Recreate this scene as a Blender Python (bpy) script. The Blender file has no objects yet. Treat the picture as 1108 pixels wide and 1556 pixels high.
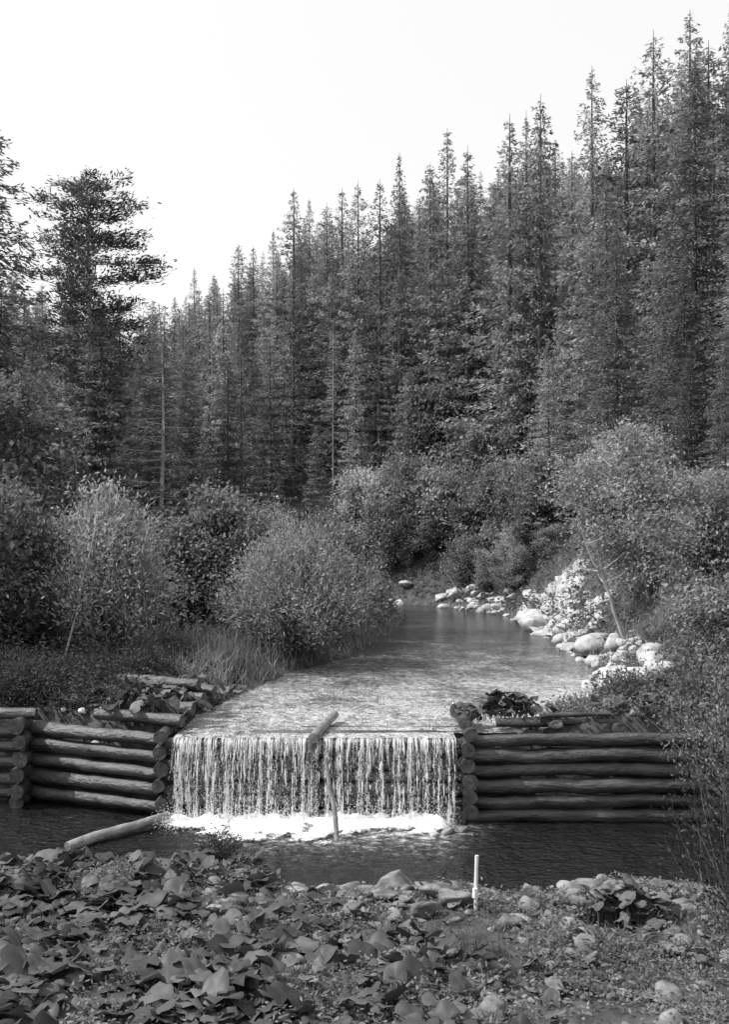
import bpy, math, bmesh
import numpy as np
from mathutils import Vector, noise as mn
R_ = np.random.default_rng(7)
scene = bpy.context.scene
UP = np.array([0,0,1.0])

# ------------------------------------------------------------------ helpers
def link(ob): scene.collection.objects.link(ob); return ob
def empty(name):
    e = bpy.data.objects.new(name, None); return link(e)
def unit(v): return v/np.maximum(np.linalg.norm(v,axis=-1,keepdims=True),1e-9)

class MB:
    def __init__(s): s.v=[]; s.f=[]; s.n=0
    def add(s, V, F, mat=0):
        V=np.asarray(V,dtype=np.float64).reshape(-1,3); F=np.asarray(F,dtype=np.int64)
        s.v.append(V); s.f.append((F+s.n,mat)); s.n+=len(V)
    def quads(s, Q, mat=0):
        n=len(Q)
        if n: s.add(Q.reshape(-1,3), np.arange(n*4).reshape(n,4), mat)
    def leaves(s,P,D,S,L,W,mat=0,mid=0.5):
        L=np.asarray(L).reshape(-1,1)*np.ones((len(P),1)); W=np.asarray(W).reshape(-1,1)*np.ones((len(P),1))
        Q=np.stack([P,P+D*L*mid+S*W/2,P+D*L,P+D*L*mid-S*W/2],axis=1); s.quads(Q,mat)
    def tube(s,pts,rad,sides=6,mat=0,cap=True,jit=0,rng=None):
        pts=np.asarray(pts,float); rad=np.asarray(rad,float)*np.ones(len(pts)); n=len(pts)
        T=unit(np.gradient(pts,axis=0)); ref=np.array([0,0,1.0]) if abs(T[0][2])<.9 else np.array([1.0,0,0])
        A=unit(np.cross(T,ref)); B=np.cross(T,A)
        th=np.linspace(0,2*np.pi,sides,endpoint=False)
        r=rad[:,None]*np.ones((1,sides))
        if jit:
            q=(rng or R_); r=r*(1+q.normal(0,jit,(1,sides))+q.normal(0,jit*.6,r.shape))
        V=pts[:,None,:]+r[:,:,None]*(np.cos(th)[None,:,None]*A[:,None,:]+np.sin(th)[None,:,None]*B[:,None,:])
        idx=np.arange(n*sides).reshape(n,sides)
        F=np.stack([idx[:-1],np.roll(idx[:-1],-1,axis=1),np.roll(idx[1:],-1,axis=1),idx[1:]],axis=-1).reshape(-1,4)
        s.add(V,F,mat)
        if cap:
            for k,rev in ((0,True),(n-1,False)):
                ring=V[k]; c=ring.mean(0); vv=np.vstack([ring,[c]])
                FF=[[i,(i+1)%sides,sides] if not rev else [(i+1)%sides,i,sides] for i in range(sides)]
                s.add(vv,FF,mat if not hasattr(s,'capmat') else s.capmat)
    def mesh(s,name,mats,smooth=False):
        me=bpy.data.meshes.new(name)
        V=np.vstack(s.v); me.vertices.add(len(V)); me.vertices.foreach_set('co',V.ravel())
        loops=[];tot=[];mi=[]
        for F,m in s.f:
            loops.append(F.ravel()); tot.append(np.full(len(F),F.shape[1])); mi.append(np.full(len(F),m))
        loops=np.concatenate(loops);tot=np.concatenate(tot);mi=np.concatenate(mi)
        start=np.concatenate([[0],np.cumsum(tot)[:-1]])
        me.loops.add(len(loops)); me.loops.foreach_set('vertex_index',loops.astype(np.int32))
        me.polygons.add(len(tot)); me.polygons.foreach_set('loop_start',start.astype(np.int32))
        me.polygons.foreach_set('loop_total',tot.astype(np.int32)); me.polygons.foreach_set('material_index',mi.astype(np.int32))
        if smooth: me.polygons.foreach_set('use_smooth',np.ones(len(tot),bool))
        for m in mats: me.materials.append(m)
        me.update(calc_edges=True); me.validate(); return me
    def obj(s,name,mats,smooth=False,parent=None):
        ob=link(bpy.data.objects.new(name,s.mesh(name,mats,smooth)))
        if parent: ob.parent=parent
        return ob

# ------------------------------------------------------------------ materials
def g(v): return (v,v,v,1)
def newmat(name):
    m=bpy.data.materials.new(name); m.use_nodes=True; nt=m.node_tree; nt.nodes.clear()
    o=nt.nodes.new('ShaderNodeOutputMaterial'); return m,nt,o
def noise(nt,scale,detail=4,rough=.6,coord='Object',stretch=None,dist=0):
    tc=nt.nodes.new('ShaderNodeTexCoord'); n=nt.nodes.new('ShaderNodeTexNoise')
    n.inputs['Scale'].default_value=scale; n.inputs['Detail'].default_value=detail; n.inputs['Roughness'].default_value=rough
    n.inputs['Distortion'].default_value=dist
    src=tc.outputs[coord]
    if stretch:
        mp=nt.nodes.new('ShaderNodeMapping'); mp.inputs['Scale'].default_value=stretch
        nt.links.new(src,mp.inputs['Vector']); src=mp.outputs['Vector']
    nt.links.new(src,n.inputs['Vector']); return n.outputs['Fac']
def ramp(nt,src,stops):
    r=nt.nodes.new('ShaderNodeValToRGB'); e=r.color_ramp.elements
    e[0].position,e[0].color=stops[0][0],g(stops[0][1]); e[1].position,e[1].color=stops[-1][0],g(stops[-1][1])
    for p,v in stops[1:-1]:
        k=e.new(p); k.color=g(v)
    nt.links.new(src,r.inputs['Fac']); return r.outputs['Color']
def math_(nt,op,a,b):
    m=nt.nodes.new('ShaderNodeMath'); m.operation=op
    for i,x in enumerate((a,b)):
        if isinstance(x,(int,float)): m.inputs[i].default_value=x
        else: nt.links.new(x,m.inputs[i])
    return m.outputs[0]
def mat_leaf(name,v,scale=.8,contrast=.5,trans=.35,gloss=0.0,rough=.45,obr=.6):
    m,nt,o=newmat(name)
    n=noise(nt,scale,3)
    c=ramp(nt,n,[(.3,v*(1-contrast)),(.7,v*(1+contrast))])
    oi=nt.nodes.new('ShaderNodeObjectInfo')
    k=math_(nt,'ADD',math_(nt,'MULTIPLY',oi.outputs['Random'],obr),1-obr/2)
    geo=nt.nodes.new('ShaderNodeNewGeometry')
    k=math_(nt,'MULTIPLY',k,math_(nt,'ADD',math_(nt,'MULTIPLY',geo.outputs['Random Per Island'],.9),.55))
    mx=nt.nodes.new('ShaderNodeMix'); mx.data_type='RGBA'; mx.blend_type='MULTIPLY'; mx.inputs[0].default_value=1
    nt.links.new(c,mx.inputs[6]); nt.links.new(k,mx.inputs[7])
    col=mx.outputs[2]
    d=nt.nodes.new('ShaderNodeBsdfDiffuse'); t=nt.nodes.new('ShaderNodeBsdfTranslucent')
    nt.links.new(col,d.inputs[0]); nt.links.new(col,t.inputs[0])
    ms=nt.nodes.new('ShaderNodeMixShader'); ms.inputs[0].default_value=trans
    nt.links.new(d.outputs[0],ms.inputs[1]); nt.links.new(t.outputs[0],ms.inputs[2]); out=ms.outputs[0]
    if gloss:
        gl=nt.nodes.new('ShaderNodeBsdfGlossy'); gl.inputs['Roughness'].default_value=rough; gl.inputs[0].default_value=g(.8)
        m2=nt.nodes.new('ShaderNodeMixShader'); m2.inputs[0].default_value=gloss
        nt.links.new(out,m2.inputs[1]); nt.links.new(gl.outputs[0],m2.inputs[2]); out=m2.outputs[0]
    nt.links.new(out,o.inputs[0]); return m
def mat_solid(name,lo,hi,scale=3,rough=.8,bump=.3,bscale=None,stretch=None,spec=.3,detail=6):
    m,nt,o=newmat(name)
    p=nt.nodes.new('ShaderNodeBsdfPrincipled')
    n=noise(nt,scale,detail,stretch=stretch)
    c=ramp(nt,n,[(.32,lo),(.68,hi)]); nt.links.new(c,p.inputs['Base Color'])
    p.inputs['Roughness'].default_value=rough; p.inputs['Specular IOR Level'].default_value=spec
    if bump:
        b=nt.nodes.new('ShaderNodeBump'); b.inputs['Strength'].default_value=bump; b.inputs['Distance'].default_value=.05
        nt.links.new(noise(nt,bscale or scale*3,6,.65,stretch=stretch),b.inputs['Height']); nt.links.new(b.outputs[0],p.inputs['Normal'])
    nt.links.new(p.outputs[0],o.inputs[0]); return m

M_spruce=mat_leaf('spruce_needles',.26,.5,.4,.35,obr=.8)
M_nspruce=mat_leaf('near_spruce_needles',.17,.6,.4,.3)
M_pine=mat_leaf('pine_needles',.12,.6,.4,.3)
M_willow=mat_leaf('willow_leaves',.34,.9,.35,.4)
M_broad=mat_leaf('broadleaf',.19,.7,.4,.4)
M_pale=mat_leaf('pale_leaves',.36,.8,.4,.45)
M_darkleaf=mat_leaf('dark_leaves',.09,1.2,.5,.3)
M_butter=mat_leaf('butterbur_leaf',.105,1.5,.5,.2,.02,.5)
M_grass=mat_leaf('grass_blades',.22,.8,.4,.35)
M_bark=mat_solid('bark',.05,.14,6,.9,.5,stretch=(1,1,.3))
M_palebark=mat_solid('pale_bark',.28,.5,5,.9,.3,stretch=(1,1,.3))
M_twig=mat_solid('twigs',.08,.16,5,.9,0)
M_log=mat_solid('weathered_log',.01,.08,4,.36,1.0,12,stretch=(.3,1,1),spec=.8)
M_logend=mat_solid('log_end_grain',.03,.11,9,.8,.6)
M_paleLog=mat_solid('bleached_log',.1,.28,6,.7,.6,stretch=(1,.3,1))
M_rock=mat_solid('river_stone',.05,.28,3.5,.8,.8,12)
M_palerock=mat_solid('limestone',.22,.58,2.5,.85,.8,7)
M_ground=mat_solid('forest_soil',.02,.10,2.2,.95,1.0,7)
M_paint=mat_solid('white_paint',.6,.8,8,.6,.1)

# ------------------------------------------------------------------ terrain
RIV=np.array([(-.95,18,2.7),(-.95,19.4,2.7),(-.3,21,3.4),(.7,23,4.1),(2.2,28.6,4.6),(3.6,34.3,3.9),(4.7,45,3.5),(5.6,60,2.9),(2.5,71,3.2),(-10,80,4),(-30,88,4),(-90,100,5)],float)
def smooth(t): t=np.clip(t,0,1); return t*t*(3-2*t)
def river(x,y):
    x=np.asarray(x,float);y=np.asarray(y,float)
    best=np.full(x.shape,1e9); side=np.zeros(x.shape)
    for a,b in zip(RIV[:-1],RIV[1:]):
        dx,dy=b[0]-a[0],b[1]-a[1]; L=dx*dx+dy*dy
        t=np.clip(((x-a[0])*dx+(y-a[1])*dy)/L,0,1)
        d=np.hypot(x-a[0]-t*dx,y-a[1]-t*dy); cr=dx*(y-a[1])-dy*(x-a[0])
        w=a[2]+t*(b[2]-a[2]); m=(d-w)<best
        best=np.where(m,d-w,best); side=np.where(m,-np.sign(cr),side)
    return best,side
def hnoise(x,y): return .12*np.sin(x*1.3+.7*y)+.1*np.sin(y*1.9-x*.6)+.06*np.sin(3.1*x+2)*np.sin(2.7*y)
YB=np.array([(-40,16.8),(-6.4,16.5),(-3,16.5),(-1.9,16.3),(-1.2,15.4),(1,15.2),(4.5,15.3),(7,15.6),(40,13)])
def ystep(x): return np.interp(x,[-7.2,-6.6,-3.9,-3.6],[20.75,20.65,19.45,19.2])
def ground(x,y):
    x=np.asarray(x,float);y=np.asarray(y,float)
    s,side=river(x,y)
    near=smooth((y-22)/12)
    bank=1.6+(.28+.25*near)*smooth(s/1.2)+np.where(s<0,np.maximum(s,-1)*.7,0)
    hill=1.6*smooth((s-.6)/2.5)+.98*np.maximum(0,s-2)
    r=np.clip(x/np.maximum(y,10),-.5,.6)
    cap=np.minimum(5+.6*np.clip(.38+.45*r,.25,.55)*y-3,38)-1.6
    hill=np.minimum(hill,cap)
    hill=hill*(.04+.96*near)
    left=.04*np.maximum(s,0)+.38*np.maximum(0,s-11)
    left=np.minimum(left,34)*(.1+.9*near)
    up=bank+np.where(side>0,hill,left)+hnoise(x,y)*smooth(s/1.5)*(.3+.5*near)
    yb=np.interp(x,YB[:,0],YB[:,1])+.25*np.sin(x*2.1)+.12*np.sin(x*5.3+1)
    t=yb-y
    low=np.where(t<0,np.maximum(-.6,t*.5),0)-.06+.28*smooth(t/1.6)+.06*np.maximum(t,0)+.27*np.maximum(0,8.5-y)*(y<8.5)
    low=np.minimum(low,3.5)+hnoise(x*1.3,y*1.3)*.35*smooth(t/1)
    side_up=smooth((-x-10.5)/2.5); low=low*(1-side_up)+np.maximum(low,1.9)*side_up
    k=smooth((y-ystep(x))/.22)
    return low*(1-k)+up*k
def axis(segs):
    a=[]
    for lo,hi,st in segs: a+=list(np.arange(lo,hi,st))
    return np.array(a+[segs[-1][1]])
xs=axis([(-400,-100,30),(-100,-40,5),(-40,-12,1),(-12,10,.16),(10,40,1),(40,100,5),(100,400,30)])
ys=axis([(-200,0,20),(0,7,.5),(7,26,.12),(26,60,.5),(60,150,1.5),(150,600,30)])
X,Y=np.meshgrid(xs,ys); Z=ground(X,Y)
rr=np.random.default_rng(3)
Z=Z+np.where((Y>7)&(Y<60)&(np.abs(X)<14),rr.normal(0,.018,Z.shape),0)
b=MB(); idx=np.arange(X.size).reshape(X.shape)
b.add(np.stack([X,Y,Z],-1),np.stack([idx[:-1,:-1],idx[:-1,1:],idx[1:,1:],idx[1:,:-1]],-1).reshape(-1,4))
b.obj('ground',[M_ground],True)

# ------------------------------------------------------------------ water
def sepY(nt):
    tc=nt.nodes.new('ShaderNodeTexCoord'); sx=nt.nodes.new('ShaderNodeSeparateXYZ'); nt.links.new(tc.outputs['Object'],sx.inputs[0]); return sx
def mat_water(name,base_fn,waves,rough=.06):
    m,nt,o=newmat(name); p=nt.nodes.new('ShaderNodeBsdfPrincipled')
    p.inputs['Roughness'].default_value=rough; p.inputs['IOR'].default_value=1.33; p.inputs['Specular IOR Level'].default_value=.6
    nt.links.new(base_fn(nt),p.inputs['Base Color'])
    prev=None
    for sc,st,dist,stretch in waves:
        bp=nt.nodes.new('ShaderNodeBump'); bp.inputs['Strength'].default_value=st; bp.inputs['Distance'].default_value=dist
        nt.links.new(noise(nt,sc,4,.6,stretch=stretch,dist=.5),bp.inputs['Height'])
        if prev: nt.links.new(prev,bp.inputs['Normal'])
        prev=bp.outputs[0]
    nt.links.new(prev,p.inputs['Normal'])
    nt.links.new(p.outputs[0],o.inputs[0]); return m
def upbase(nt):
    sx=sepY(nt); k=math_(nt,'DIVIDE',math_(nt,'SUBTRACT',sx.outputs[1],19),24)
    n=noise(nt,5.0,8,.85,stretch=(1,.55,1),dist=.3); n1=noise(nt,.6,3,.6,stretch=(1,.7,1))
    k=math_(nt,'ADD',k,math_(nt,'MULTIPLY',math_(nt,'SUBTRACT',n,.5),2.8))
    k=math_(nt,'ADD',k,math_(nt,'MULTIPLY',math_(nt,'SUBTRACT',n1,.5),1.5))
    return ramp(nt,k,[(0,.74),(.25,.48),(.5,.22),(.8,.07)])  # sun sheen near the crest is painted into the base as milky tone
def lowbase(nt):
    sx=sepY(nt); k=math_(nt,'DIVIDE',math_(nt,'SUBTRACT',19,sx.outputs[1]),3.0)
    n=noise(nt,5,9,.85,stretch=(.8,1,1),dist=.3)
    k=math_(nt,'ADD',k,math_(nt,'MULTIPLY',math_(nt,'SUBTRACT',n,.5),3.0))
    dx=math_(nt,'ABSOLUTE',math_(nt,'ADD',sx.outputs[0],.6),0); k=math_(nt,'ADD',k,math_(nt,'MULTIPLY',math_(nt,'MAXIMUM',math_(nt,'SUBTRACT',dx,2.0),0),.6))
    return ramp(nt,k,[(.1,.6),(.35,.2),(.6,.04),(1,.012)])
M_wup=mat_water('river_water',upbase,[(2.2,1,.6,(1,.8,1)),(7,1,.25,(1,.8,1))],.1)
M_wlow=mat_water('pool_water',lowbase,[(2.0,.9,.3,(1,1,1)),(9,1,.1,(1,1,1))])
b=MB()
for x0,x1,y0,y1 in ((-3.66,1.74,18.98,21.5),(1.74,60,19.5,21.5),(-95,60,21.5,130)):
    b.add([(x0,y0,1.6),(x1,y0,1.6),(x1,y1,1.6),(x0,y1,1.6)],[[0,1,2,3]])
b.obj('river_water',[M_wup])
b=MB()
for x0,x1,y0,y1 in ((-14,-3.7,9,21.3),(-3.7,60,9,19.3)):
    b.add([(x0,y0,0),(x1,y0,0),(x1,y1,0),(x0,y1,0)],[[0,1,2,3]])
b.obj('pool_water',[M_wlow])

# ------------------------------------------------------------------ waterfall
m,nt,o=newmat('falling_water')
p=nt.nodes.new('ShaderNodeBsdfPrincipled'); p.inputs['Base Color'].default_value=g(.9); p.inputs['Roughness'].default_value=.25
tr=nt.nodes.new('ShaderNodeBsdfTranslucent'); tr.inputs[0].default_value=g(.9)
ms=nt.nodes.new('ShaderNodeMixShader'); ms.inputs[0].default_value=.4
nt.links.new(p.outputs[0],ms.inputs[1]); nt.links.new(tr.outputs[0],ms.inputs[2]); nt.links.new(ms.outputs[0],o.inputs[0]); M_white=m
m,nt,o=newmat('foam')
p=nt.nodes.new('ShaderNodeBsdfPrincipled'); p.inputs['Base Color'].default_value=g(.85); p.inputs['Roughness'].default_value=.6
tp=nt.nodes.new('ShaderNodeBsdfTransparent'); ms=nt.nodes.new('ShaderNodeMixShader')
sx=sepY(nt); n=noise(nt,4,9,.85,stretch=(1,1.3,1))
k=math_(nt,'ADD',math_(nt,'MULTIPLY',math_(nt,'SUBTRACT',sx.outputs[2],.05),4.0),math_(nt,'MULTIPLY',math_(nt,'SUBTRACT',n,.5),1.6))
nt.links.new(ramp(nt,k,[(-.0,0),(.2,1)]),ms.inputs[0])
nt.links.new(tp.outputs[0],ms.inputs[1]); nt.links.new(p.outputs[0],ms.inputs[2]); nt.links.new(ms.outputs[0],o.inputs[0]); M_foam=m
m,nt,o=newmat('water_sheet')
p=nt.nodes.new('ShaderNodeBsdfPrincipled'); p.inputs['Base Color'].default_value=g(.6); p.inputs['Roughness'].default_value=.15
tp=nt.nodes.new('ShaderNodeBsdfTransparent'); ms=nt.nodes.new('ShaderNodeMixShader')
n=noise(nt,22,3,.6,stretch=(1,.01,.10)); n2=noise(nt,40,4,.8,stretch=(1,.01,.5))
sx=sepY(nt)
k=math_(nt,'ADD',math_(nt,'ADD',math_(nt,'MULTIPLY',n,.75),math_(nt,'MULTIPLY',n2,.4)),math_(nt,'MULTIPLY',math_(nt,'SUBTRACT',sx.outputs[2],.9),.14))
nt.links.new(ramp(nt,k,[(.60,0.0),(.76,.7)]),ms.inputs[0])
nt.links.new(tp.outputs[0],ms.inputs[1]); nt.links.new(p.outputs[0],ms.inputs[2]); nt.links.new(ms.outputs[0],o.inputs[0]); M_sheet=m
fall=empty('waterfall')
def fy(t): return 18.97-.36*np.sqrt(np.maximum(t,0))
r=np.random.default_rng(11)
b=MB(); gx=np.linspace(-3.66,1.74,160); gt=np.linspace(0,1,26)
GX,GT=np.meshgrid(gx,gt); idx=np.arange(GX.size).reshape(GX.shape)
GYY=fy(GT)+.03*np.sin(GX*9)*GT+.02*np.sin(GX*23+1)
GZ=1.605-1.6*GT**1.1
b.add(np.stack([GX,GYY,GZ],-1),np.stack([idx[:-1,:-1],idx[:-1,1:],idx[1:,1:],idx[1:,:-1]],-1).reshape(-1,4))
b.obj('water_curtain',[M_sheet],True,fall)
b=MB()
cent=np.sort(r.uniform(-3.64,1.7,95))
for i in range(1300):
    x=r.choice(cent)+r.normal(0,.016) if i<1100 else r.uniform(-3.64,1.7)
    if -1.10<x<-.88 and r.random()<.8: continue
    t0=0 if r.random()<.22 else r.uniform(0,.9)
    ln=r.uniform(.04,.22)
    t1=min(1,t0+ln)
    if t1-t0<.03: continue
    ts=np.linspace(t0,t1,max(4,int((t1-t0)*30)))
    pts=np.stack([x+np.cumsum(r.normal(0,.001,len(ts))),fy(ts)-.03+r.normal(0,.035)*ts,1.6-1.6*ts**1.1],-1)
    rad=r.uniform(.002,.0085)*(1+r.normal(0,.5,len(ts))); rad=np.abs(rad); rad[0]*=.3; rad[-1]*=.3
    b.tube(pts,rad,4,0,False)
n=9000; t=r.random(n)**.7; px=np.where(r.random(n)<.8,r.choice(cent,n)+r.normal(0,.022,n),r.uniform(-3.7,1.8,n))
P=np.stack([px,fy(t)-.04+r.normal(0,.06,n)*t,1.6-1.58*t],-1)
S=np.tile([1.0,0,0],(n,1)); D=np.tile([0,0,-1.0],(n,1))
b.leaves(P,D,S,r.uniform(.015,.05,n),r.uniform(.006,.018,n))
b.obj('water_strands',[M_white],True,fall)
b=MB(); gx=np.linspace(-4.3,1.9,240); gy=np.linspace(16.7,18.95,90); GX,GY=np.meshgrid(gx,gy)
edge=smooth((GY-17.2-.3*np.sin(GX*1.4+.5)-.17*np.sin(GX*3.7+1))/1.3)*smooth((GX+4.1)/.7)*smooth((1.8-GX)/.5)
nz=np.array([mn.fractal(Vector((a*2.6,c*3.6,0)),1,2,4) for a,c in zip(GX.ravel(),GY.ravel())]).reshape(GX.shape)
GZ=-.03+edge*np.maximum(0,.16+.13*nz)+.012*np.abs(r.normal(0,1,GX.shape))*edge
idx=np.arange(GX.size).reshape(GX.shape)
b.add(np.stack([GX,GY,GZ],-1),np.stack([idx[:-1,:-1],idx[:-1,1:],idx[1:,1:],idx[1:,:-1]],-1).reshape(-1,4))
b.obj('foam',[M_foam],True,fall)
b=MB(); n=6000; P=np.stack([r.uniform(-3.9,1.65,n),r.normal(18.5,.17,n),np.abs(r.normal(.05,.16,n))+.04],-1)
D=unit(r.normal(0,1,(n,3))); S=unit(np.cross(D,r.normal(0,1,(n,3)))); b.leaves(P,D,S,r.uniform(.012,.035,n),r.uniform(.01,.02,n))
b.obj('spray',[M_white],True,fall)

# ------------------------------------------------------------------ log structures
def log(b,p0,p1,r0,r1=None,seed=0,mat=0,sides=14,wob=.03):
    q=np.random.default_rng(seed+1000); r1=r1 or r0
    n=max(6,int(np.linalg.norm(np.subtract(p1,p0))/.22)); t=np.linspace(0,1,n)[:,None]
    pts=np.array(p0)*(1-t)+np.array(p1)*t; w=np.cumsum(q.normal(0,wob*.35,(n,3)),0); w-=t*w[-1]; pts=pts+w
    rad=(r0+(r1-r0)*t[:,0])*q.uniform(.9,1.1)*(1+q.normal(0,.035,n)); b.tube(pts,rad,sides,mat,True,.04,q)
sd=[0]
def ns(): sd[0]+=1; return sd[0]
b=MB(); b.capmat=1
for i in range(6): log(b,(-3.85,19.2,.08+i*.25),(1.95,19.2,.08+i*.25),.13,.12,ns())
log(b,(-3.8,19.08,1.47),(1.85,19.08,1.47),.11,.1,ns())
for i,yy in enumerate((19.6,20.2,21.0)): log(b,(-2.2+i*.9,yy,1.505+.005*i),(1.9+.1*i,yy+.05,1.525),.10,.10,ns())
b.obj('log_weir',[M_log,M_logend],True)
b=MB(); b.capmat=1
for i in range(6):
    z=.1+i*.29; log(b,(1.95+r.uniform(-.1,.1),18.98+r.uniform(-.03,.03),z),(6.2,18.98,z+.02),.125,.14,ns()); log(b,(6.0,19.02,z),(12.5,19.25,z),.13,.12,ns())
    log(b,(1.98+r.uniform(-.04,.04),18.72+r.uniform(-.06,.05),z+.145),(2.0,21.8,z+.145),.135,.12,ns(),0)
    log(b,(4.9+r.uniform(-.04,.04),19.1,z+.145),(5.0,21.2,z+.145),.12,.12,ns(),0)
for i,(x0,x1,yy,zz,rad) in enumerate([(2.6,6.6,19.5,1.80,.10),(3.4,4.8,19.25,1.96,.05)]):
    log(b,(x0,yy,zz),(x1,yy+.15,zz+.03),rad,rad*.85,ns())
log(b,(1.75,18.75,.12),(1.75,19.4,.14),.16,.15,ns()); log(b,(1.9,18.9,1.88),(2.1,20.6,1.85),.12,.11,ns())
b.obj('log_crib_wall',[M_log,M_logend],True)
b=MB(); b.capmat=1
for i in range(5):
    z=.22+i*.32; log(b,(-6.95,20.55+r.uniform(-.03,.03),z+.03),(-3.95,19.25,z),.15,.12,ns()); log(b,(-12.5,20.7,z),(-6.9,20.35,z),.14,.13,ns())
    log(b,(-3.9+r.uniform(-.03,.05),18.85+r.uniform(-.08,.05),z+.15),(-3.85,22.5,z+.17),.13,.12,ns())
    log(b,(-6.95+r.uniform(-.06,.06),19.9+r.uniform(-.1,.1),z+.14),(-7.0,22.8,z+.14),.145,.13,ns())
for i,(x,y,z) in enumerate([(-3.8,19.5,1.86),(-3.72,20.2,1.98),(-3.62,20.9,2.08),(-3.5,21.6,2.15),(-3.95,20.6,2.2),(-3.8,21.4,2.32)]):
    log(b,(x+.25,y-.1,z),(x-1.6,y+.5,z+.05),.13,.12,ns())
log(b,(-7.0,20,.1),(-7.0,22,.1),.14,.14,ns()); log(b,(-8.9,20.2,1.88),(-6.7,20.3,1.86),.12,.12,ns())
b.obj('log_crib_wall',[M_log,M_logend],True)
b=MB(); b.capmat=0
log(b,(-.98,18.78,1.62),(-.62,20.8,1.76),.10,.09,ns()); b.obj('log_on_crest',[M_paleLog],True)
b=MB(); log(b,(-.96,18.85,0),(-1.0,18.9,1.55),.09,.1,ns()); b.obj('weir_post',[M_log],True)
b=MB(); log(b,(-.47,17.55,-.4),(-.70,18.2,1.36),.045,.035,ns(),wob=.03); b.obj('leaning_pole',[M_paleLog],True)
b=MB(); log(b,(-5.1,17.15,.03),(-3.7,18.75,.18),.085,.07,ns(),wob=.03); b.obj('driftwood_log',[M_paleLog],True)
b=MB(); q=ground(1.44,13.0); log(b,(1.44,13.0,float(q)-.2),(1.47,13.02,float(q)+.72),.026,.024,ns(),wob=.01,sides=8)
log(b,(1.44,12.99,float(q)+.18),(1.445,12.99,float(q)+.3),.032,.032,ns(),wob=.0,sides=8)
b.obj('marker_stake',[M_paint],True)

# ------------------------------------------------------------------ rocks
def rock_t(seed,sub=3,cuts=15,lo=.35,hi=.8):
    q=np.random.default_rng(seed); bm=bmesh.new(); bmesh.ops.create_icosphere(bm,subdivisions=sub,radius=1)
    V=np.array([v.co[:] for v in bm.verts]); F=np.array([[v.index for v in f.verts] for f in bm.faces]); bm.free()
    for k in range(cuts):
        n=unit(q.normal(0,1,3)); d=q.uniform(lo,hi); V=V-np.maximum(0,V@n-d)[:,None]*n*.95
    V=V*(1+np.array([mn.fractal(Vector(v*2+seed),1,2,3) for v in V])[:,None]*.1)
    return V,F
RT=[rock_t(s) for s in range(8)]; RTs=[rock_t(s+20,2) for s in range(10)]
def rocks(b,pts,size,q,flat=.55,T=RT,mat=0,sink=.25):
    for (x,y,z),s in zip(pts,size):
        V,F=T[q.integers(len(T))]; a=q.uniform(0,6.28); c,sn=math.cos(a),math.sin(a)
        W=V*np.array([1.1,q.uniform(.6,1),q.uniform(.7,1.2)*flat])*s
        tl=q.normal(0,.25); W=np.stack([W[:,0],W[:,1]*math.cos(tl)-W[:,2]*math.sin(tl),W[:,1]*math.sin(tl)+W[:,2]*math.cos(tl)],-1)
        W=np.stack([W[:,0]*c-W[:,1]*sn,W[:,0]*sn+W[:,1]*c,W[:,2]],-1)+np.array([x,y,z+s*flat*(.5-sink)])
        b.add(W,F,mat)
q=np.random.default_rng(5)
for (x,y,s) in [(-.6,14.6,.38),(-.25,14.9,.3),(.45,14.2,.46),(.95,13.6,.36),(1.15,13.2,.38),(.75,12.9,.3),(-.85,14.0,.34),(1.85,14.6,.38),(2.5,14.8,.3),(2.0,12.7,.3),(.3,13.6,.3),(-.2,13.1,.32),(2.2,13.4,.24),(1.2,9.7,.3),(3.1,10.1,.28),(2.0,10.4,.24),(-.5,12.1,.26),(2.6,11.6,.28),(-.9,11.2,.24),(.4,11.5,.26),(-1.8,12.6,.25),(-2.6,11.0,.2),(3.4,15.0,.3),(4.4,15.1,.28)]:
    b=MB(); rocks(b,[(x,y,float(ground(x,y)))],[s],q,.5,sink=.1); b.obj('boulder',[M_rock],False)
b=MB(); n=620; x=q.uniform(-2.2,5.6,n); y=15.6-np.abs(q.normal(0,1.5,n)); z=ground(x,y); rocks(b,np.stack([x,y,z],-1),np.exp(q.normal(-2.4,.5,n)).clip(.03,.3),q,.5,RTs,sink=.1)
n=700; x=q.uniform(-6.4,5.6,n); y=q.uniform(8.3,15.5,n); z=ground(x,y); rocks(b,np.stack([x,y,z],-1),np.exp(q.normal(-2.6,.5,n)).clip(.03,.3),q,.5,RTs,sink=.1)
b.obj('riverbank_stones',[M_rock],False)
b=MB(); pts=[];sz=[]
for k in range(320):
    i=q.integers(3,len(RIV)-4); a,c=RIV[i],RIV[i+1]; t=q.random(); P=a+(c-a)*t; d=unit(np.array([c[1]-a[1],-(c[0]-a[0])])); w=P[2]+q.normal(.6,.55)
    x,y=P[0]+d[0]*w,P[1]+d[1]*w; pts.append((x,y,float(ground(x,y)))); sz.append(np.exp(q.normal(-1.7,.6))*(1+.3*(y>45)))
for k in range(110):
    x,y=q.uniform(1,9.5),q.uniform(62,80); s_=river(x,y)[0]
    if s_<-.2 or s_>2: continue
    pts.append((x,y,float(ground(x,y)))); sz.append(q.uniform(.3,.9))
for k in range(60):
    x,y=(q.uniform(-6.8,-3.5),q.uniform(20.2,23)) if k%2 else (q.uniform(2,6.5),q.uniform(19.4,21.5))
    pts.append((x,y,float(ground(x,y)))); sz.append(q.uniform(.08,.22))
for (x,y,s) in [(5.9,24.3,.6),(6.6,24.0,.65),(6.4,25.2,.5),(5.7,25.0,.45),(7.2,24.6,.7),(7.6,25.8,.6),(6.9,26.5,.6),(8.0,27.5,.7),(7.6,29.5,.6),(8.0,32,.8)]: pts.append((x,y,float(ground(x,y))+.08)); sz.append(s)
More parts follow.
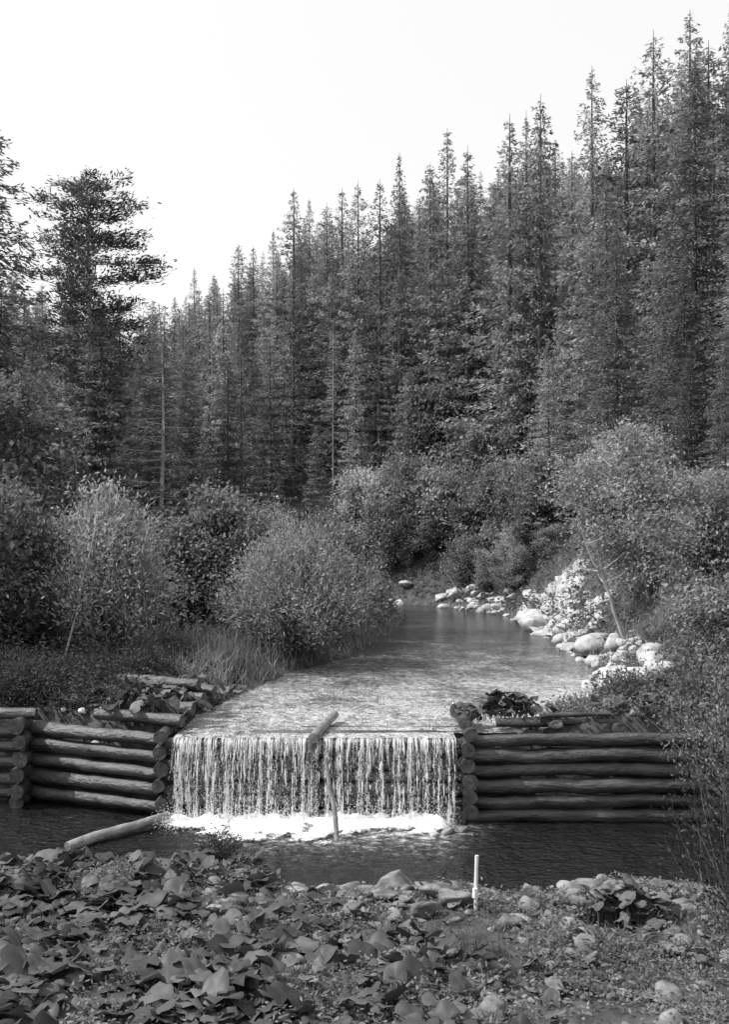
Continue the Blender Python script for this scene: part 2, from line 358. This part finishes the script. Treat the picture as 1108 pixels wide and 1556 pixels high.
rocks(b,pts,sz,q,.65,RTs); b.obj('bank_rocks',[M_palerock],False)
gu=np.linspace(0,1,130); gv=np.linspace(0,1,30); GU,GV=np.meshgrid(gu,gv)
oy=36+GU*27; cx=np.interp(oy,RIV[:,1][:8],RIV[:,0][:8]); cw=np.interp(oy,RIV[:,1][:8],RIV[:,2][:8])
hh=np.sin(np.pi*GU)**.5*(2.9+.5*np.sin(GU*13))
ox=cx+cw-.2+GV*5.0; oz=1.4+hh*smooth(GV*1.5)-1.5*smooth((GV-.75)/.25)
nz=np.array([mn.fractal(Vector((a*.9,c*.9,d*1.5)),.8,2.2,5) for a,c,d in zip(ox.ravel(),oy.ravel(),oz.ravel())]).reshape(ox.shape)
nb=np.array([mn.noise(Vector((a*.5,c*.5,7))) for a,c in zip(ox.ravel(),oy.ravel())]).reshape(ox.shape)
ox=ox-.4*nz; oz=oz+.35*nz+.4*nb; idx=np.arange(ox.size).reshape(ox.shape)
b=MB(); b.add(np.stack([ox,oy,oz],-1),np.stack([idx[:-1,:-1],idx[:-1,1:],idx[1:,1:],idx[1:,:-1]],-1).reshape(-1,4)); b.obj('rock_outcrop',[M_palerock],False)
n=9000; ii=q.integers(0,ox.size,n); P=np.stack([ox.ravel()[ii],oy.ravel()[ii],oz.ravel()[ii]],-1)+q.normal(0,.15,(n,3))*np.array([1,1,.3]); keep=np.sin(P[:,0]*2)+np.sin(P[:,1]*1.7)+(P[:,2]-3.2)>.5; P=P[keep]; n=len(P)
D=unit(q.normal(0,.5,(n,3))+UP); S=unit(np.cross(D,q.normal(0,1,(n,3)))); b=MB(); b.leaves(P,D,S,q.uniform(.15,.4,n),.04); b.obj('outcrop_grass',[M_pale])
b=MB(); rocks(b,[(1.55,18.2,.0),(1.3,18.45,0),(1.8,18.35,0)],[.22,.15,.18],q,.8); b.obj('wet_rocks',[M_rock])

# ------------------------------------------------------------------ trees
def conifer(H,R,seed,bare=.06,prof=None,droop=.3,gap=.42,per=7,dens=15,tuft=(.34,.13),wood=True,mats=None,clump=0,bend=0,name='conifer',trunk_r=None,p=.85,add=.1):
    q=np.random.default_rng(seed); b=MB()
    nt_=14; t=np.linspace(0,1,nt_); bx=bend*np.sin(t*3.0)*t; by=bend*.5*np.sin(t*4+1)*t
    tr=trunk_r or H*.011
    tp=np.stack([bx,by,t*H],-1); b.tube(tp,tr*(1-t)**.8+.012,7,1,False)
    cen=lambda z:(np.interp(z/H,t,bx),np.interp(z/H,t,by))
    z=H*bare; PP=[];DD=[];SS=[];KK=[]
    while z<H*.985:
        f=z/H; base=(prof(f) if prof else (1-f)**p)*R
        nb=max(5,int(per*(.6+.4*(1-f)))+q.integers(-1,2)); a0=q.uniform(0,6.28)
        for k in range(nb):
            az=a0+k*6.283/nb+q.normal(0,.25); ln=base*q.uniform(.5,1.22)+add*min(1,(1-f)*8)
            if q.random()<.06: ln*=.4
            o=np.array([math.cos(az),math.sin(az),0.]); l=np.array([-o[1],o[0],0.])
            zz=z+q.normal(0,gap*.22); cx,cy=cen(zz); dr=droop*q.uniform(.6,1.4)*(1.2-f)
            def pos(t): t=np.asarray(t,float)[...,None]; return np.array([cx,cy,zz])+o*ln*t+UP*(-dr*ln*t+.5*dr*ln*t*t*t+.12*ln*t*(f))
            if wood and ln>.5:
                ts=np.linspace(0,.92,4); b.tube(pos(ts),.018*(1-ts)+.006+.004*ln*(1-ts),3,1,False)
            n=max(7,int(ln*dens))
            if clump:
                kc=max(1,int(ln*clump)); tc=q.uniform(.25,1,kc); tt=np.clip(tc[q.integers(kc,size=n)]+q.normal(0,.08,n),.1,1.08); la=q.normal(0,.2*ln**.5,n); up=q.normal(.06,.13,n)
            else:
                tt=1-q.random(n)**1.25*.9; la=q.uniform(-1,1,n)*(.34*ln*(1.05-tt)+.08); up=q.normal(-.05,.07,n)
            P=pos(tt)+l*la[:,None]+UP*up[:,None]
            D=unit(o*q.uniform(.4,1,n)[:,None]+l*(np.sign(la)*q.uniform(.1,1,n))[:,None]+UP*q.normal(-.15 if not clump else .25,.4,n)[:,None])
            S=unit(np.cross(D,UP+q.normal(0,.6,(n,3))))
            PP.append(P-D*.08);DD.append(D);SS.append(S);KK.append(np.full(n,min(1,.62+.22*ln)))
        z+=gap*q.uniform(.7,1.25)*(.42+.58*(1-f))
    P=np.vstack(PP);D=np.vstack(DD);S=np.vstack(SS);n=len(P);K=np.concatenate(KK)
    b.leaves(P,D,S,q.uniform(.6,1.3,n)*tuft[0]*K,q.uniform(.7,1.3,n)*tuft[1]*K,0)
    return b.mesh(name,mats or [M_spruce,M_bark])
def put(me,name,x,y,s=1,sz=None,rot=0,parent=None,z=None):
    ob=link(bpy.data.objects.new(name,me)); ob.location=(x,y,float(ground(x,y))-.15 if z is None else z)
    ob.scale=(s,s,sz or s); ob.rotation_euler=(0,0,rot)
    if parent: ob.parent=parent
    return ob
VAR=[conifer(20,R,s,gap=.62,per=8,dens=19,tuft=(.34,.115),name='spruce_variant',p=pp,bare=ba,wood=False,add=.16) for s,R,pp,ba in [(1,3.3,.76,.03),(2,3.7,.86,.03),(3,3.0,.7,.06),(4,3.5,.8,.03),(5,3.2,.66,.08),(6,3.9,.92,.03),(7,3.0,.56,.12)]]
SNAG=[conifer(20,2.3,s,gap=.7,per=5,dens=12,tuft=(.34,.11),name='thin_spruce_variant',p=.6,bare=.35,wood=True,mats=[M_spruce,M_palebark],trunk_r=.13) for s in (31,32)]

forest=empty('spruce_forest')
TAN=np.array([(-.37,.30),(-.2075,.262),(-.168,.285),(-.1216,.305),(-.10,.325),(-.0753,.36),(-.03,.36),(-.0026,.367),(.037,.40),(.083,.425),(.115,.41),(.143,.45),(.176,.465),(.205,.42),(.2287,.485),(.255,.47),(.288,.515),(.328,.53),(.5,.56)])
q=np.random.default_rng(21); cnt=0
def plant(x,y,H,wide=1,snag=.05):
    global cnt
    me=SNAG[q.integers(2)] if q.random()<snag else VAR[q.integers(len(VAR))]
    put(me,'spruce',x,y,(H/20)**.7*wide*q.uniform(.8,1.25),H/20,q.uniform(0,6.28),forest); cnt+=1
for (x,y,zt) in [(20.3,62,39.4),(21.8,63,38.0),(18.6,64,39.2),(17.4,66,37.0),(15.1,66,37.9),(13.1,74,39.8),(12.2,75,39),(11.1,76,39.2),(8.5,82,39.2),(7.0,84,41.6),(5.6,85,39),(3.1,88,41.2),(1.4,90,39.6),(-.6,94,41),(-2.2,98,41.8),(-3.8,100,41),(-5.7,103,42.6),(-7.4,104,44),(-9.9,108,41),(-12.3,110,39.8),(-14.2,112,40.8),(-17.6,116,38.4),(-20.2,118,39.8),(-22.9,120,37),(-26,122,37),(23,62,40),(26,64,42)]:
    gz=float(ground(x,y)); plant(x,y,zt-gz,.95,0)
sp=3.9
for yy in np.arange(36,150,sp):
    for xx in np.arange(-62,75,sp):
        x=xx+q.uniform(-.45,.45)*sp; y=yy+q.uniform(-.45,.45)*sp
        if abs(x/y)>.5 and q.random()<.75: continue
        s,side=river(x,y)
        if side>0:
            if s<3.8: continue
            if y<62 and s<5.5: continue
            H=q.uniform(11,26)*(.45+.55*min(1,(s-3)/9))
        else:
            if s<9 or y<40: continue
            if y<60 and q.random()<.3: continue
            if y>95: continue
            H=q.uniform(12,20)
        gz=float(ground(x,y)); lim=5+np.interp(x/y,TAN[:,0],TAN[:,1])*y*q.uniform(.80,.975)
        if gz+H>lim: H=lim-gz
        if H<6: continue
        plant(x,y,H)
print('forest',cnt)

def shrub(h,rad,seed,stems=160,leaves=150,leaf=(.12,.045),mats=None,name='shrub',up=.8,t0=.25,spread=.1,stemr=.012,crook=.12):
    q=np.random.default_rng(seed); b=MB(); PP=[];DD=[]
    for i in range(stems):
        az=q.uniform(0,6.283); e=q.random()**.6; rr=rad*e*q.uniform(.7,1.12); hh=h*(1-.55*e**2.2)*q.uniform(.65,1.1)
        o=np.array([math.cos(az),math.sin(az),0.])
        base=o*rad*.12*q.random(); tip=o*rr+UP*hh; ctrl=o*rr*(.35 if up>.5 else .6)+UP*hh*up*.75+q.normal(0,crook*rad*.5,3)
        t=np.linspace(0,1,7)[:,None]; C=(1-t)**2*base+2*(1-t)*t*ctrl+t*t*tip
        b.tube(C,stemr*(1.2-t[:,0])*(1+2*(i%9==0)),3,1,False)
        n=int(leaves*q.uniform(.5,1.4)); u=(t0+(1-t0)*q.random(n)**.8)[:,None]
        P=(1-u)**2*base+2*(1-u)*u*ctrl+u*u*tip+q.normal(0,1,(n,3))*spread*(.5+u*.9)
        T=unit(2*(1-u)*(ctrl-base)+2*u*(tip-ctrl))
        D=unit(T*.8+q.normal(0,.6,(n,3))); PP.append(P);DD.append(D)
    P=np.vstack(PP);D=np.vstack(DD);n=len(P); P[:,2]=np.maximum(P[:,2],.02)
    S=unit(np.cross(D,q.normal(0,1,(n,3)))); b.leaves(P,D,S,q.uniform(.6,1.4,n)*leaf[0],q.uniform(.6,1.4,n)*leaf[1],0)
    return b.mesh(name,mats or [M_willow,M_twig])
def broad(h,rad,seed,nb=26,clumps=9,leaves=70,leaf=(.14,.1),mats=None,name='broadleaf',bare=.2,trunk=.09,lean=(0,0),cl=.38):
    q=np.random.default_rng(seed); b=MB(); PP=[]
    t=np.linspace(0,1,8)[:,None]; top=np.array([lean[0],lean[1],h*.93])
    C=t*top+np.stack([.12*np.sin(t[:,0]*5)*h*.06,.1*np.sin(t[:,0]*4)*h*.05,0*t[:,0]],-1); b.tube(C,trunk*(1.1-t[:,0]),6,1,False)
    for i in range(nb):
        f=bare+(1-bare)*(i+q.random())/nb*.95; st=np.array([np.interp(f,t[:,0],C[:,k]) for k in range(3)])
        az=i*2.4+q.normal(0,.4); ln=rad*math.sqrt(max(.05,1-((f-.5)/.56)**2))*q.uniform(.6,1.2)
        o=np.array([math.cos(az),math.sin(az),q.uniform(.2,.7)]); u=np.linspace(0,1,5)[:,None]
        L=st+o*ln*u+q.normal(0,.05,(5,3))*u; b.tube(L,trunk*.35*(1.05-u[:,0])+.006,4,1,False)
        for k in range(clumps):
            uu=q.uniform(.3,1.05); c=st+o*ln*uu+q.normal(0,.3,3)*ln*.45
            n=int(leaves*q.uniform(.5,1.3)); PP.append(c+q.normal(0,1,(n,3))*np.array([1,1,.6])*cl*q.uniform(.6,1.2))
    P=np.vstack(PP); n=len(P); P[:,2]=np.maximum(P[:,2],.1)
    D=unit(q.normal(0,1,(n,3))+np.array([0,0,-.2])); S=unit(np.cross(D,q.normal(0,.5,(n,3))+UP)); b.leaves(P,D,S,q.uniform(.6,1.4,n)*leaf[0],q.uniform(.6,1.4,n)*leaf[1],0)
    return b.mesh(name,mats or [M_broad,M_bark])

put(shrub(4.4,2.9,41,560,85,(.15,.04),up=.7,t0=.3,spread=.15),'willow_bush',-2.2,31.8)
put(shrub(5.0,2.3,42,330,95,(.15,.05),up=.8,t0=.35,spread=.16,crook=.3,stemr=.02,mats=[M_willow,M_twig]),'willow_bush',-7.3,28.0)
put(broad(9.0,2.6,43,30,10,80,(.16,.1),trunk=.14,mats=[M_broad,M_bark]),'alder_tree',-11.6,31)
put(broad(4.4,2.1,44,24,9,80,(.13,.09)),'alder_bush',-10.6,26.5)
put(broad(5.6,2.4,45,30,10,80,(.14,.08),trunk=.09,lean=(-1.2,0),mats=[M_pale,M_palebark],bare=.1),'birch_tree',9.9,34.5)
put(broad(3.6,1.8,46,26,9,70,(.12,.07),bare=.08,mats=[M_pale,M_palebark]),'birch_bush',10.0,28.5)
put(broad(2.4,1.4,47,20,9,80,(.12,.07),bare=.05,mats=[M_broad,M_twig]),'alder_bush',8.5,22.8)
def pp(f):
    if f<.3: return .15
    if f<.55: return .45+.35*(f-.3)/.25+.12*math.sin(f*40)
    return (1.0-.15*math.sin(f*40))*math.sqrt(max(0.03,1-((f-.66)/.36)**2))
put(conifer(19.0,2.8,51,bare=.25,prof=pp,droop=-.06,gap=.75,per=8,dens=80,tuft=(.24,.07),clump=3.2,mats=[M_pine,M_palebark],name='pine_tree',trunk_r=.24,bend=.25),'pine_tree',-12.6,45)
put(conifer(13.5,2.6,52,bare=.12,prof=lambda f:(1-f)**.55*.95,droop=.12,gap=.6,per=6,dens=32,tuft=(.28,.08),mats=[M_spruce,M_palebark],bend=.35,name='spruce_tree',trunk_r=.12),'spruce_tree',-8.7,42)
NS=[conifer(18,3.3,60+s,gap=.52,per=8,dens=30,tuft=(.28,.085),bare=.05,name='spruce_tree',p=.74,mats=[M_nspruce,M_bark]) for s in range(3)]
for (x,y,H,w) in [(-15.6,41,20,1.1),(-13.9,50,16.5,1),(-11.0,51,14,1),(-9.9,55,14,1),(-6.6,48,12.5,1),(-15.0,37,11,1)]:
    put(NS[q.integers(3)],'spruce_tree',x,y,H/18*w,H/18,q.uniform(0,6))
for (x,y,H,w) in [(15.6,47,20,1),(13.8,43,11,1.1),(16.5,41,16,1),(12.6,38.5,7,1.2),(11.6,32,6.5,1),(12.9,51,16,.9),(13.6,56,20,.9),(10.6,27,4.2,1.1),(14,35,9,1.2),(16,36,12,1.1)]:
    put(NS[q.integers(3)],'spruce_tree',x,y,H/18*w,H/18,q.uniform(0,6))
under=empty('understory_shrubs')
UV=[broad(4,2.0,70+s,22,9,60,(.18,.12),bare=.05,name='understory_variant',mats=[[M_broad,M_pale][s%2],M_bark]) for s in range(4)]+[broad(5,1.6,75,22,8,60,(.18,.12),bare=.05,name='understory_variant')]
for k in range(400):
    y=q.uniform(26,84); x=q.uniform(-24,16)
    s,side=river(x,y)
    if s<1.3: continue
    if side<0 and (s<3 or y>70) : continue
    if side>0 and s>6.5: continue
    if side<0 and y<36 and s<7: continue
    sc=q.uniform(.4,1.1)*(.55 if s<3 else 1)
    if side>0 and 33<y<62 and s<5: continue
    if side>0 and y<50: sc*=.5
    put(UV[q.integers(5)],'shrub',x,y,sc,sc*q.uniform(.8,1.3),q.uniform(0,6),under)
for (x,y,sc) in [(6.5,78,1.2),(4,80,1.4),(8.5,74,1.1),(2,79,1.1),(10,70,1.2),(5.2,83,1.6),(0,82,1.3),(9.5,78,1.6),(7.6,71.5,.8),(11.5,64,1.0)]:
    put(UV[q.integers(5)],'shrub',x,y,sc,sc*1.2,q.uniform(0,6),under)

# ------------------------------------------------------------------ ground cover
def grass(name,x,y,h,mat,q,w=.012,lean=.35):
    n=len(x); z=ground(x,y); b=MB(); P=np.stack([x,y,z-.02],-1)
    a=q.uniform(0,6.28,n); o=np.stack([np.cos(a),np.sin(a),0*a],-1)
    D1=unit(UP+o*(lean*q.random(n))[:,None]); D2=unit(UP*.7+o*(lean*2.5*q.random(n))[:,None])
    S=np.stack([-o[:,1],o[:,0],0*a],-1); S=unit(S+q.normal(0,.4,(n,3))*np.array([1,1,0])); h=h[:,None]
    m_=P+D1*h*.55; t_=m_+D2*h*.45
    b.quads(np.stack([P-S*w,P+S*w,m_+S*w*.8,m_-S*w*.8],1)); b.quads(np.stack([m_-S*w*.8,m_+S*w*.8,t_+S*w*.1,t_-S*w*.1],1))
    return b.obj(name,[mat])
n=5000; x=q.normal(-4.2,1.1,n); y=q.uniform(24,34,n); s,_=river(x,y); k=(s>.15)&(s<5)&(np.sin(x*2.7)+np.sin(y*2.1)+q.normal(0,.5,n)>-.3); x,y=x[k],y[k]
grass('tall_grass',x,y,q.uniform(.3,1.1,len(x)),M_grass,q,.010,.8)
n=60000; y=19.6+q.random(n)**1.6*55; x=q.uniform(-22,14,n); s,side=river(x,y); k=(s>.05)&(s<7)&((y>22)|(side<0))&(y>ystep(x)+.3); x,y=x[k],y[k]
grass('bank_grass',x,y,q.uniform(.15,.5,len(x))*(1+y*.01),M_grass,q,.014,.8)
n=34000; y=q.uniform(7.5,16.5,n); x=q.uniform(-6.5,6.5,n); yb=np.interp(x,YB[:,0],YB[:,1]); k=(y<yb-.5)&(np.sin(x*1.7+y)*np.sin(y*1.3-x*.6)+q.normal(0,.35,n)>-.05); x,y=x[k],y[k]
grass('foreground_grass',x,y,q.uniform(.05,.2,len(x)),M_grass,q,.005,.9)
def herbs(name,x,y,h,leaf,mat,q,per=6):
    n=len(x); z=ground(x,y); x,y,z,h=[np.repeat(a,per) for a in (x,y,z,h)]; n=len(x)
    P=np.stack([x+q.normal(0,.07,n),y+q.normal(0,.07,n),z+h*q.random(n)],-1); D=unit(q.normal(0,1,(n,3))*np.array([1,1,.5])+np.array([0,0,.2]))
    S=unit(np.cross(D,UP+q.normal(0,.4,(n,3)))); b=MB(); b.leaves(P,D,S,q.uniform(.6,1.4,n)*leaf,q.uniform(.3,.7,n)*leaf); return b.obj(name,[mat])
n=11000; x=q.uniform(-12,-3.4,n); y=q.uniform(19.4,28,n); s,_=river(x,y); k=(s>.1)&(y>ystep(x)+.1); x,y=x[k],y[k]
bumpy=.5+.5*np.sin(x*2.3+1)*np.sin(y*1.9)
herbs('bank_weeds',x,y,q.uniform(.25,1.0,len(x))*np.clip((-x-3.2)/2,.35,1)*(.5+.8*bumpy),.09,M_darkleaf,q,9)
n=9000; x=q.uniform(2.2,12,n); y=q.uniform(19.3,30,n); s,_=river(x,y); k=(s>.3); x,y=x[k],y[k]
herbs('bank_weeds',x,y,q.uniform(.1,.45,len(x)),.1,M_broad,q,8)
n=17000; x=q.uniform(-6.5,6.5,n); y=q.uniform(7.5,16.8,n); yb=np.interp(x,YB[:,0],YB[:,1]); k=(y<yb-.4)&(np.sin(x*2.3+y*.7)+np.sin(y*2.1-x)+q.normal(0,.6,n)>-.4+(y>12.5)*.6); x,y=x[k],y[k]
herbs('foreground_herbs',x,y,q.uniform(.03,.18,len(x)),.06,M_broad,q,7)
n=60000; y=q.uniform(34,90,n); x=q.uniform(-40,30,n); s,side=river(x,y); k=(s>.6)&(s<22); x,y=x[k],y[k]
herbs('forest_floor_plants',x,y,q.uniform(.2,1.2,len(x)),.25,M_broad,q,3)
for i,(x,y,h,rd) in enumerate([(-8.2,22.6,1.3,1.3),(-6.3,23.2,1.1,1.1),(-9.8,22.2,1.5,1.3),(-5.2,24.2,1.0,.9),(-7.4,21.7,1.0,.9),(5.6,21.2,.8,.9),(4.4,20.6,.5,.7),(7.2,20.6,1.0,1.0)]):
    put(shrub(h,rd,90+i,130,60,(.09,.04),up=.6,t0=.15,spread=.1,stemr=.005,crook=.3,mats=[[M_darkleaf,M_broad][i>4],M_twig]),'low_bush',x,y)

def leaf_t(seed,nr=14):
    q=np.random.default_rng(seed); th=np.linspace(0,2*np.pi,nr,endpoint=False)
    notch=1-.62*np.exp(-((np.minimum(th,2*np.pi-th))/.3)**2); edge=1+.05*np.sin(th*3+seed)+q.normal(0,.035,nr)
    V=[(0.12,0,-.05)]
    for f in (.5,.82,1):
        zz={.5:.02,.82:.05,1:0}[f]
        for k,a in enumerate(th):
            rr=f*(notch[k] if f>.5 else .5+.5*notch[k])*edge[k]; V.append((rr*math.cos(a),rr*math.sin(a),zz-.16*(rr*math.cos(a))**2+.12*f*math.sin(a*4+seed)+.07*f*f*math.sin(a*7+2*seed)))
    F3=[[0,1+k,1+(k+1)%nr] for k in range(nr)]; F4=[]
    for rg in range(2):
        o=1+rg*nr
        for k in range(nr): F4.append([o+k,o+nr+k,o+nr+(k+1)%nr,o+(k+1)%nr])
    return np.array(V),np.array(F3),np.array(F4)
LT=[leaf_t(s) for s in range(9)]
def butterbur(name,x,y,R,h,q,tilt=.4,z=None,mat=M_butter):
    b=MB(); z0=ground(x,y) if z is None else z
    for i in range(len(x)):
        V,F3,F4=LT[q.integers(9)]; a=q.uniform(0,6.28); tx,ty=q.normal(0,tilt,2)
        W=V*R[i]; c,s_=math.cos(a),math.sin(a); W=np.stack([W[:,0]*c-W[:,1]*s_,W[:,0]*s_+W[:,1]*c,W[:,2]],-1)
        W[:,2]=W[:,2]+W[:,0]*math.tan(max(-.9,min(.9,tx)))*.8+W[:,1]*math.tan(max(-.9,min(.9,ty-.1)))*.8
        c0=np.array([x[i],y[i],z0[i]+h[i]]); W=W+c0; n0=b.n; b.add(W,F3,0); b.f.append((F4+n0,0))
        b.tube([np.array([x[i]+q.normal(0,.08),y[i]+q.normal(0,.08),z0[i]-.02]),c0*1.0+np.array([.0,.0,-.05])],[.009,.006],4,1,False)
    return b.obj(name,[mat,M_twig],True)
n=9500; x=q.uniform(-7,4.5,n); y=q.uniform(7.6,16.2,n); yb=np.interp(x,YB[:,0],YB[:,1])
dn=.5+.5*np.sin(x*2.1+y*1.1)*np.sin(y*1.7-x*.9+2)
lim=np.interp(y,[7.5,9.5,12,13.5,14.5,15.5,17],[2.2,1.7,.5,-1.0,-1.5,-2.0,-2.3]); k=(y<yb-.4)&(x<lim+q.normal(0,.7,n))&((x<lim-2.2)|(q.random(n)<.42))&(q.random(n)<.12+.6*dn); x,y=x[k],y[k]; m_=len(x)
butterbur('butterbur_patch',x,y,np.exp(q.normal(-2.15,.33,m_)).clip(.05,.21),q.uniform(.05,.28,m_)*(.4+.6*dn[k]),q)
print('leaves',m_)
def clump(x0,y0,sx,sy,n,R,h,zz=None):
    x=q.normal(x0,sx,n); y=q.normal(y0,sy,n); z=None if zz is None else np.full(n,zz)
    d=((x-x0)/sx)**2+((y-y0)/sy)**2
    butterbur('butterbur_plant',x,y,q.uniform(.6,1.2,n)*R,q.uniform(.3,1,n)*h*np.exp(-d*.15),q,.5,z)
clump(3.35,12.9,.3,.25,110,.11,.5); clump(2.85,19.9,.45,.35,90,.14,.5,1.85); clump(-4.4,20.9,.4,.7,100,.14,.5,2.0)
clump(-5.2,21.2,.6,.6,80,.14,.5); clump(5.4,20.3,.7,.4,60,.14,.4); clump(-1.9,15.9,.35,.25,50,.1,.35); clump(6.3,22.5,.6,.6,50,.14,.4); clump(-3.9,22.6,.4,.5,60,.14,.4,2.0)
x=q.uniform(-1.5,5,160); y=q.uniform(8.5,14.5,160); butterbur('butterbur_seedlings',x,y,q.uniform(.04,.11,160),q.uniform(.04,.14,160),q)
M_near=mat_leaf('near_dark_leaves',.06,1.5,.4,.3)
put(shrub(4.0,1.15,81,110,60,(.07,.03),up=.6,t0=.2,spread=.1,crook=.6,stemr=.006,mats=[M_near,M_twig]),'willow_sapling',4.6,11.6)
put(shrub(4.2,2.0,82,150,75,(.08,.03),up=.6,t0=.25,spread=.12,crook=.5,stemr=.008,mats=[M_broad,M_twig]),'willow_bush',6.9,17.0,z=.05)
put(shrub(.7,.55,83,60,40,(.06,.02),up=.7,spread=.05,stemr=.004,mats=[M_darkleaf,M_twig]),'weed_bush',-2.3,15.6)
def bare_tree(name,p0,p1,r,seed,nb=10,bl=1.2):
    q=np.random.default_rng(seed); b=MB(); t=np.linspace(0,1,9)[:,None]; C=np.array(p0)*(1-t)+np.array(p1)*t+np.cumsum(q.normal(0,.05,(9,3)),0); b.tube(C,r*(1.15-t[:,0]),6)
    for i in range(nb):
        f=q.uniform(.3,.95); st=np.array([np.interp(f,t[:,0],C[:,k]) for k in range(3)]); d=unit(q.normal(0,1,3)*np.array([1,1,.3])+np.array([0,0,.4])); u=np.linspace(0,1,4)[:,None]
        b.tube(st+d*u*bl*q.uniform(.4,1)*(1.1-f)+np.array([0,0,.2])*u*u,r*.4*(1.05-u[:,0]),4)
    return b.obj(name,[M_palebark],True)
def gz(x,y): return float(ground(x,y))
bare_tree('leaning_dead_birch',(8.4,32.0,gz(8.4,32)),(6.8,31.5,6.6),.06,5,12,2.0)
bare_tree('dead_tree',(-8.0,26,gz(-8,26)),(-7.2,26.5,7.0),.03,6,14,1.4)

# ------------------------------------------------------------------ world, sun, camera
sun_dir=Vector((-.66,-.06,.75)).normalized()
w=bpy.data.worlds.new('World'); scene.world=w; w.use_nodes=True; nt=w.node_tree; nt.nodes.clear()
sk=nt.nodes.new('ShaderNodeTexSky'); sk.sky_type='NISHITA'; sk.sun_disc=False; sk.sun_elevation=math.asin(sun_dir.z); sk.sun_rotation=math.atan2(sun_dir.x,sun_dir.y)
sk.dust_density=6; sk.air_density=1.5
bw=nt.nodes.new('ShaderNodeRGBToBW'); bg=nt.nodes.new('ShaderNodeBackground'); bg.inputs[1].default_value=.15; wo=nt.nodes.new('ShaderNodeOutputWorld')
nt.links.new(sk.outputs[0],bw.inputs[0]); hz=math_(nt,'ADD',math_(nt,'MULTIPLY',bw.outputs[0],.5),5.3)   # white summer haze
nt.links.new(hz,bg.inputs[0]); nt.links.new(bg.outputs[0],wo.inputs[0])
L=bpy.data.lights.new('sun','SUN'); L.energy=5; L.angle=math.radians(.6); L.color=(1,1,1)
so=link(bpy.data.objects.new('sun',L)); so.rotation_euler=sun_dir.to_track_quat('Z','Y').to_euler()
cam=bpy.data.cameras.new('camera'); cam.lens=35; cam.sensor_width=36; cam.shift_y=.0463; cam.clip_end=2000; cam.clip_start=.1
co=link(bpy.data.objects.new('camera',cam)); co.location=(0,0,5); co.rotation_euler=(math.radians(90),0,0); scene.camera=co
scene.view_settings.view_transform='Standard'; scene.view_settings.look='None'; scene.view_settings.exposure=0
